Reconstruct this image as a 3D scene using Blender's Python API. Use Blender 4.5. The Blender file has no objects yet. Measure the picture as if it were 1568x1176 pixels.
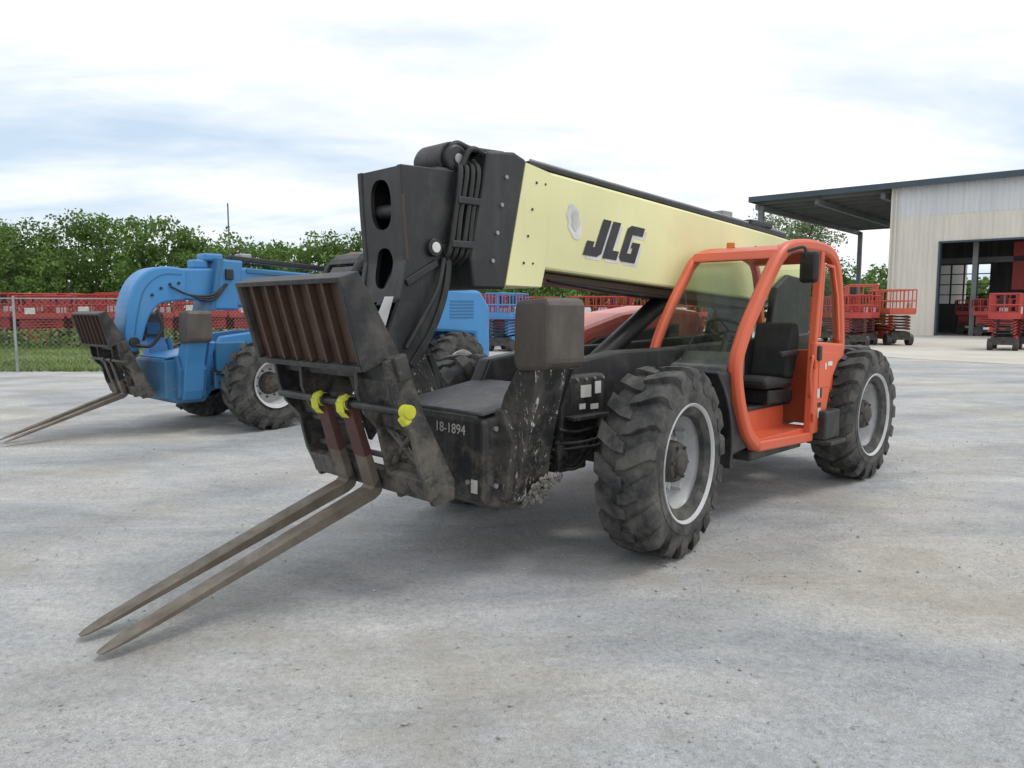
import bpy, bmesh, math, random
import numpy as np
from mathutils import Vector, Matrix, Euler
random.seed(7); rng=np.random.default_rng(11)
sc=bpy.context.scene
COL=sc.collection
sc.view_settings.view_transform='Standard'
sc.view_settings.look='None'
sc.view_settings.exposure=0

# ---------------------------------------------------------------- materials
def newmat(name):
    m=bpy.data.materials.new(name); m.use_nodes=True
    nt=m.node_tree; b=nt.nodes['Principled BSDF']
    return m,nt,b
def N(nt,t,**k):
    n=nt.nodes.new(t)
    for a,v in k.items(): setattr(n,a,v)
    return n
def noise(nt,scale,detail=4,rough=.6,vec=None,dist=0):
    n=N(nt,'ShaderNodeTexNoise'); n.inputs['Scale'].default_value=scale
    n.inputs['Detail'].default_value=detail; n.inputs['Roughness'].default_value=rough
    n.inputs['Distortion'].default_value=dist
    if vec is not None: nt.links.new(vec,n.inputs['Vector'])
    return n.outputs['Fac']
def ramp(nt,fac,stops):
    r=N(nt,'ShaderNodeValToRGB'); nt.links.new(fac,r.inputs['Fac'])
    e=r.color_ramp.elements
    while len(e)>1: e.remove(e[-1])
    for i,(p,c) in enumerate(stops):
        if not isinstance(c,(tuple,list)): c=(c,c,c)
        el=e[0] if i==0 else e.new(p)
        el.position=p; el.color=(*c[:3],1)
    return r.outputs['Color']
def mix(nt,fac,a,b,blend='MIX'):
    m=N(nt,'ShaderNodeMix',data_type='RGBA',blend_type=blend)
    for s,v in ((m.inputs[0],fac),(m.inputs[6],a),(m.inputs[7],b)):
        if isinstance(v,(int,float)): s.default_value=v
        elif isinstance(v,tuple): s.default_value=(*v[:3],1)
        else: nt.links.new(v,s)
    return m.outputs[2]
def mapping(nt,vec,scale=(1,1,1),loc=(0,0,0),rot=(0,0,0)):
    m=N(nt,'ShaderNodeMapping'); m.inputs['Scale'].default_value=scale
    m.inputs['Location'].default_value=loc; m.inputs['Rotation'].default_value=rot
    nt.links.new(vec,m.inputs['Vector']); return m.outputs['Vector']
def bump(nt,b,h,strength=.3,dist=.01):
    n=N(nt,'ShaderNodeBump'); n.inputs['Strength'].default_value=strength
    n.inputs['Distance'].default_value=dist
    nt.links.new(h,n.inputs['Height']); nt.links.new(n.outputs['Normal'],b.inputs['Normal'])
def paint(name,col,rough=.42,dirt=(.22,.2,.17),amt=.35,scale=3,metal=0,chips=None,bs=.08,mud=0):
    m,nt,b=newmat(name)
    tc=N(nt,'ShaderNodeTexCoord').outputs['Object']
    f=noise(nt,scale,6,.68,tc,.4)
    lo=.62-amt*.45
    mask=ramp(nt,f,[(lo,0),(lo+.28,amt+.1)])
    shade=ramp(nt,noise(nt,scale*.4,2,.5,tc),[(.3,.82),(.7,1.08)])
    base=mix(nt,1,col,shade,'MULTIPLY')
    c=mix(nt,mask,base,dirt)
    st=ramp(nt,noise(nt,14,3,.6,mapping(nt,tc,(1,1,.08))),[(.52,0),(.75,amt*.6)])
    c=mix(nt,st,c,dirt)
    if mud:
        # dried mud: blotchy, heavier low down on the machine
        sp=N(nt,'ShaderNodeSeparateXYZ'); nt.links.new(tc,sp.inputs[0])
        hg=N(nt,'ShaderNodeMapRange'); nt.links.new(sp.outputs[2],hg.inputs[0])
        hg.inputs[1].default_value=1.5; hg.inputs[2].default_value=.3; hg.inputs[3].default_value=-.10; hg.inputs[4].default_value=.12
        ad=N(nt,'ShaderNodeMath',operation='ADD'); nt.links.new(hg.outputs[0],ad.inputs[0]); nt.links.new(noise(nt,7,7,.78,tc,.3),ad.inputs[1])
        c=mix(nt,ramp(nt,ad.outputs[0],[(.54,0),(.60,mud*.45),(.72,mud)]),c,(.17,.15,.12))
    if chips:
        sv=mapping(nt,tc,(1,1,.3),rot=(.3,.2,0))
        cf=ramp(nt,noise(nt,chips[1],7,.8,sv,.6),[(chips[2],0),(chips[2]+.03,1)])
        c=mix(nt,cf,c,chips[0])
    nt.links.new(c,b.inputs['Base Color'])
    r=ramp(nt,f,[(.3,max(.05,rough-.08)),(.75,min(1,rough+.3))])
    nt.links.new(r,b.inputs['Roughness'])
    b.inputs['Metallic'].default_value=metal
    bump(nt,b,noise(nt,60,2,.6,tc),bs,.004)
    return m
M={}
M['black']=paint('black_paint',(.018,.019,.021),.40,(.16,.15,.14),.26,2.2,mud=.28)
M['black2']=paint('black_worn',(.017,.018,.020),.47,(.18,.165,.145),.36,3,chips=((.30,.28,.25),11,.70),mud=.6,bs=.2)
M['scratch']=paint('black_scratched',(.016,.017,.018),.5,(.2,.18,.15),.35,3,chips=((.58,.57,.55),19,.585),mud=.55,bs=.2)
M['grip']=paint('grip_deck',(.085,.09,.10),.65,(.24,.23,.22),.45,4,bs=.5)
M['cream']=paint('cream_paint',(.86,.84,.45),.36,(.52,.50,.33),.16,1.6)
M['orange']=paint('orange_paint',(.69,.125,.055),.33,(.45,.25,.17),.16,2.5)
M['hoodred']=paint('faded_red_paint',(.70,.13,.10),.28,(.66,.48,.44),.4,1.2)
M['blue']=paint('blue_paint',(.055,.25,.54),.36,(.22,.3,.38),.18,1.5)
M['bluedk']=paint('blue_paint_dark',(.035,.17,.34),.4,(.15,.18,.2),.2,2,mud=.4)
M['rim']=paint('rim_grey_paint',(.58,.59,.60),.36,(.22,.2,.17),.34,4)
M['hub']=paint('hub_dark',(.035,.034,.032),.6,(.15,.125,.1),.5,12,bs=.5)
M['rubber']=paint('tyre_rubber',(.024,.025,.026),.74,(.20,.19,.17),.48,5,bs=.35)
M['steel']=paint('fork_steel',(.19,.165,.135),.5,(.10,.07,.045),.55,6,metal=.3)
M['rust']=paint('rusty_plate',(.062,.036,.027),.5,(.11,.065,.04),.45,5,chips=((.26,.23,.2),12,.71))
M['footpad']=paint('worn_pad',(.105,.09,.075),.48,(.05,.042,.036),.6,3,chips=((.28,.26,.24),10,.69))
M['redsteel']=paint('worn_red_steel',(.10,.03,.025),.55,(.06,.045,.04),.55,9)
M['yellow']=paint('yellow_paint',(.62,.64,.04),.55,(.25,.24,.06),.4,10)
M['white']=paint('white_decal',(.72,.72,.70),.5,(.4,.4,.4),.3,12)
M['decalgrey']=paint('worn_decal',(.5,.5,.47),.5,(.75,.74,.68),.5,9)
M['mudcake']=paint('caked_mud',(.36,.34,.30),.9,(.08,.075,.07),.7,22,bs=.9)
M['ink']=paint('decal_ink',(.03,.03,.035),.45,(.2,.2,.18),.12,12)
M['chrome']=paint('chrome_rod',(.6,.6,.6),.15,(.3,.3,.3),.15,5,metal=1)
M['hose']=paint('hydraulic_hose',(.02,.02,.02),.5,(.1,.1,.1),.3,10)
M['seat']=paint('seat_vinyl',(.02,.02,.022),.6,(.08,.08,.08),.2,8)
M['amber']=paint('amber_lens',(.75,.2,.02),.2,(.5,.2,.1),.1,8)
M['red']=paint('red_paint',(.46,.045,.04),.42,(.34,.16,.14),.3,2)
M['liftorange']=paint('lift_orange',(.58,.11,.06),.4,(.42,.27,.23),.2,2)
M['greysteel']=paint('galvanised',(.36,.37,.38),.45,(.2,.2,.2),.3,6,metal=.5)
def glassmat(name,tint,k=.6):
    m=bpy.data.materials.new(name); m.use_nodes=True; nt=m.node_tree
    for n in list(nt.nodes): nt.nodes.remove(n)
    o=N(nt,'ShaderNodeOutputMaterial'); t=N(nt,'ShaderNodeBsdfTransparent'); g=N(nt,'ShaderNodeBsdfGlossy')
    g.inputs['Roughness'].default_value=.03; t.inputs['Color'].default_value=(*tint,1)
    fr=N(nt,'ShaderNodeFresnel'); fr.inputs['IOR'].default_value=1.5
    ml=N(nt,'ShaderNodeMath',operation='MULTIPLY'); nt.links.new(fr.outputs[0],ml.inputs[0]); ml.inputs[1].default_value=k
    mx=N(nt,'ShaderNodeMixShader')
    nt.links.new(ml.outputs[0],mx.inputs[0]); nt.links.new(t.outputs[0],mx.inputs[1]); nt.links.new(g.outputs[0],mx.inputs[2])
    nt.links.new(mx.outputs[0],o.inputs['Surface']); return m
M['glass']=glassmat('cab_glass',(.84,.91,.83),.55)
M['darkglass']=glassmat('dark_glass',(.30,.35,.37),1)

# ---------------------------------------------------------------- mesh helpers
def mkobj(name,verts,faces,mat,parent=None,smooth=False,bevel=0,seg=2,mats=None,midx=None):
    me=bpy.data.meshes.new(name); me.from_pydata([tuple(v) for v in verts],[],faces)
    for mm in (mats or [mat]): me.materials.append(mm)
    if midx is not None: me.polygons.foreach_set('material_index',midx)
    bm=bmesh.new(); bm.from_mesh(me); bmesh.ops.recalc_face_normals(bm,faces=bm.faces); bm.to_mesh(me); bm.free()
    o=bpy.data.objects.new(name,me); COL.objects.link(o)
    if parent: o.parent=parent
    if bevel>0:
        b=o.modifiers.new('bevel','BEVEL'); b.width=bevel; b.segments=seg; b.limit_method='ANGLE'; b.angle_limit=math.radians(40)
    if smooth:
        me.polygons.foreach_set('use_smooth',[True]*len(me.polygons))
        try: me.set_sharp_from_angle(angle=math.radians(40))
        except Exception: pass
    me.update(); return o
def prism(name,pts,y0,y1,mat,parent=None,bevel=.012,axis='y'):
    n=len(pts)
    if axis=='y': v=[(p[0],y0,p[1]) for p in pts]+[(p[0],y1,p[1]) for p in pts]
    elif axis=='x': v=[(y0,p[0],p[1]) for p in pts]+[(y1,p[0],p[1]) for p in pts]
    else: v=[(p[0],p[1],y0) for p in pts]+[(p[0],p[1],y1) for p in pts]
    f=[list(range(n)),list(range(2*n-1,n-1,-1))]+[[i,(i+1)%n,n+(i+1)%n,n+i] for i in range(n)]
    return mkobj(name,v,f,mat,parent,bevel=bevel)
def box(name,c,s,mat,parent=None,bevel=.01,rot=None):
    v=[];R=Matrix.Identity(3)
    if rot: R=Euler(rot).to_matrix()
    for dx in(-.5,.5):
        for dy in(-.5,.5):
            for dz in(-.5,.5): v.append(R@Vector((dx*s[0],dy*s[1],dz*s[2]))+Vector(c))
    f=[[0,1,3,2],[4,6,7,5],[0,4,5,1],[2,3,7,6],[0,2,6,4],[1,5,7,3]]
    return mkobj(name,v,f,mat,parent,bevel=bevel)
def ringframe(p0,p1):
    d=(Vector(p1)-Vector(p0)).normalized()
    a=Vector((0,0,1)) if abs(d.z)<.9 else Vector((1,0,0))
    u=d.cross(a).normalized(); w=d.cross(u).normalized(); return d,u,w
def cyl(name,p0,p1,r,mat,parent=None,n=24,r1=None,bevel=.004):
    r1=r if r1 is None else r1
    d,u,w=ringframe(p0,p1); v=[]
    for p,rr in((p0,r),(p1,r1)):
        for i in range(n):
            a=2*math.pi*i/n; v.append(Vector(p)+rr*(math.cos(a)*u+math.sin(a)*w))
    f=[list(range(n)),list(range(2*n-1,n-1,-1))]+[[i,(i+1)%n,n+(i+1)%n,n+i] for i in range(n)]
    return mkobj(name,v,f,mat,parent,smooth=True,bevel=bevel)
def catmull(pts,k=6):
    out=[];P=[Vector(p) for p in pts];P=[2*P[0]-P[1]]+P+[2*P[-1]-P[-2]]
    for i in range(1,len(P)-2):
        for j in range(k):
            t=j/k;a,b,c,d=P[i-1],P[i],P[i+1],P[i+2]
            out.append(.5*((2*b)+(c-a)*t+(2*a-5*b+4*c-d)*t*t+(3*b-a-3*c+d)*t**3))
    out.append(P[-2]); return out
def tube(name,pts,r,mat,parent=None,n=10,smooth=True):
    P=catmull(pts,6) if smooth and len(pts)>2 else [Vector(p) for p in pts]
    v=[];f=[]; u=None
    for i,p in enumerate(P):
        d=(P[min(i+1,len(P)-1)]-P[max(i-1,0)]).normalized()
        if u is None:
            a=Vector((0,0,1)) if abs(d.z)<.9 else Vector((1,0,0)); u=d.cross(a).normalized()
        u=(u-d*u.dot(d)).normalized(); w=d.cross(u)
        for k in range(n):
            t=2*math.pi*k/n; v.append(p+r*(math.cos(t)*u+math.sin(t)*w))
    for i in range(len(P)-1):
        for k in range(n): f.append([i*n+k,i*n+(k+1)%n,(i+1)*n+(k+1)%n,(i+1)*n+k])
    f.append(list(range(n))); f.append(list(range(len(v)-1,len(v)-n-1,-1)))
    return mkobj(name,v,f,mat,parent,smooth=True)
def strip(name,pts,w,y0,y1,mat,parent=None,sm=True,bevel=.02):
    P=catmull([(p[0],0,p[1]) for p in pts],5) if sm else [Vector((p[0],0,p[1])) for p in pts]
    v=[];f=[];n=len(P)
    for i,p in enumerate(P):
        d=(P[min(i+1,n-1)]-P[max(i-1,0)]).normalized(); nn=Vector((-d.z,0,d.x))
        a=p+nn*w/2;b=p-nn*w/2
        v+=[(a.x,y0,a.z),(b.x,y0,b.z),(b.x,y1,b.z),(a.x,y1,a.z)]
    for i in range(n-1):
        for k in range(4): f.append([4*i+k,4*i+(k+1)%4,4*i+4+(k+1)%4,4*i+4+k])
    f.append([0,1,2,3]); f.append([4*n-1,4*n-2,4*n-3,4*n-4])
    return mkobj(name,v,f,mat,parent,smooth=True,bevel=bevel)
def loft(name,secs,mat,parent=None,bevel=.005):
    v=[];f=[];m=len(secs[0])
    for s in secs: v+=s
    for i in range(len(secs)-1):
        for k in range(m): f.append([m*i+k,m*i+(k+1)%m,m*i+m+(k+1)%m,m*i+m+k])
    f.append(list(range(m))); f.append(list(range(len(v)-1,len(v)-m-1,-1)))
    return mkobj(name,v,f,mat,parent,bevel=bevel)
def quad(name,pts,mat,parent=None):
    return mkobj(name,pts,[list(range(len(pts)))],mat,parent)
def empty(name,loc=(0,0,0),rot=(0,0,0),parent=None):
    e=bpy.data.objects.new(name,None); e.location=loc; e.rotation_euler=rot; e.empty_display_size=.3
    COL.objects.link(e)
    if parent: e.parent=parent
    return e
class MB:
    def __init__(s): s.v=[];s.f=[];s.m=[]
    def box(s,c,sz,mi=0,R=None):
        b=len(s.v)
        for dx in(-.5,.5):
            for dy in(-.5,.5):
                for dz in(-.5,.5):
                    p=Vector((dx*sz[0],dy*sz[1],dz*sz[2]))
                    if R: p=R@p
                    s.v.append(p+Vector(c))
        for q in([0,1,3,2],[4,6,7,5],[0,4,5,1],[2,3,7,6],[0,2,6,4],[1,5,7,3]): s.f.append([b+i for i in q]); s.m.append(mi)
    def bar(s,p0,p1,r,mi=0,n=6):
        d,u,w=ringframe(p0,p1);b=len(s.v)
        for p in(p0,p1):
            for i in range(n):
                a=2*math.pi*i/n+math.pi/4; s.v.append(Vector(p)+r*(math.cos(a)*u+math.sin(a)*w))
        for i in range(n): s.f.append([b+i,b+(i+1)%n,b+n+(i+1)%n,b+n+i]); s.m.append(mi)
        s.f.append([b+i for i in range(n)]); s.m.append(mi)
        s.f.append([b+2*n-1-i for i in range(n)]); s.m.append(mi)
    def obj(s,name,mats,parent=None,bevel=0,smooth=False):
        return mkobj(name,s.v,s.f,None,parent,mats=mats,midx=s.m,bevel=bevel,smooth=smooth)

# ---------------------------------------------------------------- wheels (shared meshes)
def revolve(prof,n=64):
    v=[];f=[];m=len(prof)
    for i in range(n):
        a=2*math.pi*i/n
        for r,y in prof: v.append((r*math.cos(a),y,r*math.sin(a)))
    for i in range(n):
        for k in range(m-1):
            j=(i+1)%n; f.append([i*m+k,i*m+k+1,j*m+k+1,j*m+k])
    return v,f
def tyre_mesh():
    prof=[(.33,-.13),(.345,-.165),(.40,-.19),(.43,-.200),(.432,-.206),(.50,-.212),(.503,-.207),(.56,-.205),(.60,-.19),(.63,-.15),(.642,-.08),(.645,0),(.642,.08),(.63,.15),(.60,.19),(.56,.205),(.503,.207),(.50,.212),(.432,.206),(.43,.20),(.40,.19),(.345,.165),(.33,.13)]
    v,f=revolve(prof,72)
    nl=18
    for side in(1,-1):
        for i in range(nl):
            t0=2*math.pi*(i+(0 if side>0 else .5))/nl
            jj=random.uniform(-.006,.004)
            st=[(-.02,0,.63,.676,.058),(.045,.035,.63,.686,.078),(.05,.05,.63,.686,.095),(.13,.12,.615,.684,.10),(.185,.175,.59,.672,.108),(.209,.19,.555,.635,.105),(.211,.20,.525,.565,.075)]
            b=len(v)
            for (y,dt,r0,r1,hw) in st:
                for (r,s) in((r0,-1),(r1+jj,-.85),(r1+jj,.85),(r0,1)):
                    a=t0+dt+s*hw
                    v.append((r*math.cos(a),side*y,r*math.sin(a)))
            for k in range(len(st)-1):
                for q in range(3): f.append([b+4*k+q,b+4*k+q+1,b+4*k+4+q+1,b+4*k+4+q])
            f.append([b,b+1,b+2,b+3]); e=b+4*(len(st)-1); f.append([e+3,e+2,e+1,e])
    me=bpy.data.meshes.new('tyre'); me.from_pydata(v,[],f); me.materials.append(M['rubber'])
    bm=bmesh.new(); bm.from_mesh(me); bmesh.ops.recalc_face_normals(bm,faces=bm.faces); bm.to_mesh(me); bm.free()
    me.polygons.foreach_set('use_smooth',[True]*len(me.polygons)); me.set_sharp_from_angle(angle=math.radians(35))
    return me
TYRE=tyre_mesh()
def rim_mesh(k=1.0):
    prof=[(.395,.12),(.418,.165),(.432,.20),(.426,.213),(.410,.207),(.398,.175),(.392,.165),(.372,.155),(.362,.10),(.352,.09),(.350,-.02),(.335,-.055),(.30,-.06),(.26,-.035),(.20,-.02),(.19,-.02),(.0,-.02)]
    prof=[(r*k,y) for r,y in prof]
    v,f=revolve(prof,64)
    me=bpy.data.meshes.new('rim'); me.from_pydata(v,[],f); me.materials.append(M['rim'])
    bm=bmesh.new(); bm.from_mesh(me); bmesh.ops.remove_doubles(bm,verts=bm.verts,dist=1e-4); bmesh.ops.recalc_face_normals(bm,faces=bm.faces); bm.to_mesh(me); bm.free()
    me.polygons.foreach_set('use_smooth',[True]*len(me.polygons)); me.set_sharp_from_angle(angle=math.radians(50))
    return me
RIM=rim_mesh(); RIMB=rim_mesh(.84)
def hub_mesh():
    prof=[(.17,-.04),(.17,.0),(.155,.02),(.148,.09),(.135,.12),(.10,.125),(.085,.15),(.05,.165),(.0,.165)]
    v,f=revolve(prof,32)
    mb=MB()
    for i in range(10):
        a=2*math.pi*i/10; x,z=.205*math.cos(a),.205*math.sin(a)
        mb.bar((x,-.05,z),(x,.0,z),.014)
    for i in range(6):
        a=2*math.pi*i/6; x,z=.118*math.cos(a),.118*math.sin(a)
        mb.bar((x,.11,z),(x,.14,z),.013)
    b=len(v); v+= [tuple(p) for p in mb.v]; f+=[[b+i for i in q] for q in mb.f]
    me=bpy.data.meshes.new('hub'); me.from_pydata(v,[],f); me.materials.append(M['hub'])
    me.polygons.foreach_set('use_smooth',[True]*len(me.polygons)); me.set_sharp_from_angle(angle=math.radians(35))
    return me
HUB=hub_mesh()
def lug_mesh():
    mb=MB()
    for i in range(5):
        a=2*math.pi*(i+.35)/5
        R=Matrix.Rotation(-a,3,'Y'); mb.box(R@Vector((.333,.0,0)),(.05,.07,.06),0,R); mb.box(R@Vector((.29,-.045,.04)),(.05,.02,.05),0,R)
    me=bpy.data.meshes.new('rim_lugs'); me.from_pydata([tuple(p) for p in mb.v],[],mb.f); me.materials.append(M['rim']); return me
LUG=lug_mesh()
def wheel(parent,tag,x,yc,steer=0,blue=False):
    left=yc>0
    e=empty('wheel_'+tag,(x,yc,.672),(0,0,math.radians(steer)+(0 if left else math.pi)),parent)
    sp=random.random()*6
    for nm,me in(('tyre_',TYRE),('rim_',RIMB if blue else RIM),('hub_',HUB),('rim_lugs_',LUG)):
        if blue and nm=='rim_lugs_': continue
        o=bpy.data.objects.new(nm+tag,me); COL.objects.link(o); o.parent=e; o.rotation_euler=(0,sp,0)
    return e

# ---------------------------------------------------------------- telehandler
def telehandler(loc,ang,blue=False):
    T=empty('telehandler',(*loc,0),(0,0,math.radians(ang)))
    body=M['blue'] if blue else M['black']
    body2=M['bluedk'] if blue else M['black2']
    boomM=M['blue'] if blue else M['cream']
    dark=M['black']
    cabM=M['black'] if blue else M['orange']
    hoodM=M['blue'] if blue else M['hoodred']
    headM=M['blue'] if blue else M['black2']
    wb=3.75 if blue else 3.55
    wheel(T,'front_left',0,1.045,8 if not blue else 3,blue); wheel(T,'front_right',0,-1.045,8 if not blue else 3,blue)
    wheel(T,'rear_left',-wb,1.045,0,blue); wheel(T,'rear_right',-wb,-1.045,0,blue)
    for x,t in((0,'front'),(-wb,'rear')):
        cyl('axle_'+t,(x,-.9,.67),(x,.9,.67),.1,M['hub'],T)
        cyl('differential_'+t,(x-.2,0,.67),(x+.2,0,.67),.22,M['hub'],T)
        box('axle_bracket_'+t,(x,.62,.7),(.3,.18,.34),M['hub'],T,.03)
        box('axle_bracket_r_'+t,(x,-.62,.7),(.3,.18,.34),M['hub'],T,.03)
    prism('chassis_frame',[(1.3,.52),(1.3,1.06),(.95,1.1),(.7,1.13),(-wb-.4,1.13),(-wb-.6,1.0),(-wb-.6,.62),(-wb-.2,.52),(-.9,.5),(-.7,.78),(.45,.78),(.7,.42),(1.1,.42)],-.46,.46,body2,T,.02)
    prism('frame_front_box',[(1.31,.5),(1.31,1.04),(.75,1.1),(.75,.42),(1.15,.42)],-.54,.54,body2,T,.02)
    prism('front_deck',[(1.27,1.065),(1.27,1.085),(.45,1.20),(.45,1.17)],-.44,.50,M['grip'] if not blue else body,T,.004)
    for s,t in((1,'left'),(-1,'right')):
        ys=sorted((s*.33,s*.47))
        prism('frame_wall_'+t,[(.62,1.0),(.42,1.36),(-.2,1.43),(-1.0,1.43),(-wb-.3,1.5),(-wb-.3,.9),(.6,.9)],ys[0],ys[1],body,T,.02)
    box('frame_box_left',(.32,.5,1.05),(.5,.12,.46),body2,T,.02)
    box('frame_lower_box',(.45,.5,.72),(.32,.14,.26),body2,T,.02)
    for i in range(6):
        a=random.uniform(-.08,.08)
        tube('frame_hose_%d'%i,[(.62,.48+.02*i,.66+.05*i),(.45,.60+a*.5,.62+.05*i+a),(.2,.57+a,.75+.03*i-a),(-.1,.4,.8)],.013,M['hose'],T,8)
    if not blue:
        mbb=MB()
        for x,z in((1.2,.98),(1.2,.6),(.85,.98),(.85,.6)): mbb.bar((x,.54,z),(x,.556,z),.018,0,6)
        for k in range(5): mbb.bar((.1+.1*k,.56,1.25),(.1+.1*k,.572,1.25),.012,0,6)
        for y in(-.2,.0,.2,.4): mbb.bar((1.31,y,.62),(1.325,y,.62),.018,0,6)
        mbb.obj('frame_bolts',[M['greysteel']],T)
        box('frame_step_plate',(.33,.60,.98),(.40,.10,.03),body2,T,.006)
        cyl('headlight',(1.31,-.38,.82),(1.36,-.38,.82),.07,M['greysteel'],T,18)
    zo=-.08 if blue else 0
    for s,t in((1,'left'),(-1,'right')):
        prism('stabiliser_leg_'+t,[(s*.36,.50),(s*.46,.44),(s*.60,.47),(s*.66,.6),(s*.74,1.0),(s*.86,1.44+zo),(s*.68,1.44+zo),(s*.52,1.2),(s*.40,.9)],.82,1.10,M['scratch'] if not blue else body,T,.015,'x')
        prism('stabiliser_housing_'+t,[(s*.30,.45),(s*.60,.5),(s*.66,.9),(s*.57,1.10),(s*.30,1.08)],.76,1.16,M['scratch'] if not blue else body2,T,.015,'x')
        if not blue:
            mv=[];mf=[]
            for i in range(90):
                cx=random.uniform(.74,.99); cz=random.uniform(.42,.64); cy=s*(.50+(cz-.42)*.72+random.uniform(.0,.02)+.06); r=random.uniform(.010,.028); b0=len(mv)
                for q in((1,0,0),(-1,0,0),(0,1,0),(0,-1,0),(0,0,1),(0,0,-1)): mv.append((cx+q[0]*r*random.uniform(.7,1.5),cy+q[1]*r*.8,cz+q[2]*r*random.uniform(.7,1.4)))
                for q in((0,2,4),(2,1,4),(1,3,4),(3,0,4),(2,0,5),(1,2,5),(3,1,5),(0,3,5)): mf.append([b0+k for k in q])
            mkobj('mud_crust_'+t,mv,mf,M['mudcake'],T)
        prism('stabiliser_foot_'+t,[(s*.68,1.36+zo),(s*.93,1.38+zo),(s*.97,1.42+zo),(s*.97,1.78+zo),(s*.94,1.83+zo),(s*.68,1.81+zo),(s*.66,1.76+zo),(s*.65,1.42+zo)],.80,1.15,M['footpad'],T,.03,'x')
        box('stabiliser_foot_lug_'+t,(.97,s*.64,1.55+zo),(.2,.08,.18),body2,T,.01)
        cyl('stabiliser_cylinder_'+t,(.72,s*.44,.62),(.72,s*.74,1.38+zo),.05,body,T)
        cyl('stabiliser_pin_'+t,(1.11,s*.5,.62),(1.19,s*.5,.62),.05,body2,T)
    if not blue:
        sl=.0586
        def zb(x): return 2.06+sl*(x-.25)
        prism('boom_outer_section',[(.46,2.82),(.60,2.10),(.25,2.06),(-4.3,zb(-4.3)),(-4.45,2.0),(-4.3,zb(-4.3)+.74),(-3.5,zb(-3.5)+.75)],-.5,.10,boomM,T,.022)
        for yy,tt in((.10,'left'),(-.52,'right')):
            prism('boom_end_flange_'+tt,[(.475,2.835),(.685,1.93),(.30,1.925),(.25,2.10),(.19,2.79)],yy,yy+.016,boomM,T,.004)
        prism('boom_end_bottom',[(.685,1.925),(.30,1.92),(.30,1.945),(.69,1.95)],-.5,.10,boomM,T,.003)
        prism('boom_wear_strip',[(.22,zb(.22)-.012),(.22,zb(.22)-.06),(-3.3,zb(-3.3)-.09),(-3.3,zb(-3.3)-.012)],-.42,.02,M['rust'],T,.004)
        tube('boom_under_hose',[(.1,.0,1.99),(-.9,.02,1.90),(-2.0,.0,1.86)],.02,M['hose'],T)
        prism('boom_top_track',[(.40,2.83),(.40,2.865),(-3.9,2.625),(-3.9,2.57)],-.05,.075,dark,T,.008)
        tube('boom_top_pipe',[(.35,.04,2.875),(-2.0,.04,2.745),(-3.9,.04,2.64)],.014,M['greysteel'],T,8,False)
        tube('boom_top_pipe_b',[(.35,-.12,2.88),(-2.0,-.12,2.745),(-3.9,-.12,2.64)],.02,M['hose'],T,8,False)
        box('boom_top_block',(-2.6,-.02,2.74),(.2,.14,.06),M['greysteel'],T,.01); box('boom_top_block_b',(-3.3,-.02,2.69),(.5,.2,.07),dark,T,.02)
        prism('boom_collar',[(.475,2.85),(.70,1.90),(1.0,1.90),(1.03,2.1),(.86,2.86),(.60,2.89)],-.53,.125,dark,T,.02)
        prism('boom_inner_section',[(.8,2.74),(1.25,2.72),(1.2,2.15),(.9,2.0)],-.42,.02,dark,T,.02)
        for i in range(5):
            x0=.86+.055*i
            tube('boom_hose_%d'%i,[(x0-.02,.0,2.82-.02*i),(x0+.01,.09,2.70),(x0+.06+.01*(i%2),.09,2.4),(x0+.11,.085,2.15),(x0+.12,.0,2.08)],.02,M['hose'],T,8)
        box('hose_clamp',(.98,.10,2.50),(.30,.04,.05),dark,T,.008); box('hose_clamp_b',(1.04,.10,2.2),(.30,.04,.05),dark,T,.008)
        cyl('hose_roller',(1.06,-.25,2.79),(1.06,.03,2.79),.10,M['black'],T,28,bevel=.015)
        cyl('hose_roller_cap',(1.06,.03,2.79),(1.06,.045,2.79),.035,M['greysteel'],T,16)
        strip('hose_guard',[(1.15,2.70),(1.18,2.80),(1.10,2.895),(.95,2.89),(.62,2.90)],.026,-.3,-.02,dark,T,True,.006)
        tube('hose_top_loop',[(1.13,.0,2.83),(1.05,.0,2.90),(.9,.0,2.88),(.6,.0,2.89)],.022,M['hose'],T)
        tube('hose_top_loop_b',[(1.05,.06,2.74),(.98,.07,2.86),(.85,.06,2.84),(.75,.05,2.7)],.02,M['hose'],T)
        mb=MB()
        for k in range(4):
            z=2.7-.2*k; x=.42+.046*k
            mb.bar((x-.06,.115,z),(x-.06,.122,z),.010,0,8); mb.bar((x+.27,.125,z),(x+.27,.138,z),.015,1,8)
            if k in(0,3): mb.bar((x-.16,.115,z),(x-.16,.120,z),.009,0,8)
        mb.obj('boom_bolts',[M['black'],M['greysteel']],T)
        J=[(0,0),(.5,0),(.63,.1),(.63,1),(.33,1),(.33,.24),(.26,.24),(.26,.38),(0,.38)]
        Lp=[(.70,0),(1.24,0),(1.24,.24),(1.0,.24),(1.0,1),(.70,1)]
        G=[(1.30,.1),(1.42,0),(1.97,0),(1.97,.56),(1.64,.56),(1.64,.40),(1.72,.40),(1.72,.24),(1.56,.24),(1.56,.76),(1.97,.76),(1.97,1),(1.42,1),(1.30,.9)]
        for nm,Pp in(('j',J),('l',Lp),('g',G)):
            for kk,(off,ox,oz,mt) in enumerate(((.102,.036,-.026,M['white']),(.106,0,0,M['ink']))):
                pts=[]
                for a,b in Pp:
                    x=-.20-.36*(a+.42*b)-ox; z=2.175+.32*b+oz+sl*(x+.6)
                    pts.append((x,off,z))
                quad('letter_%s_%d'%(nm,kk),pts,mt,T)
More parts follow.
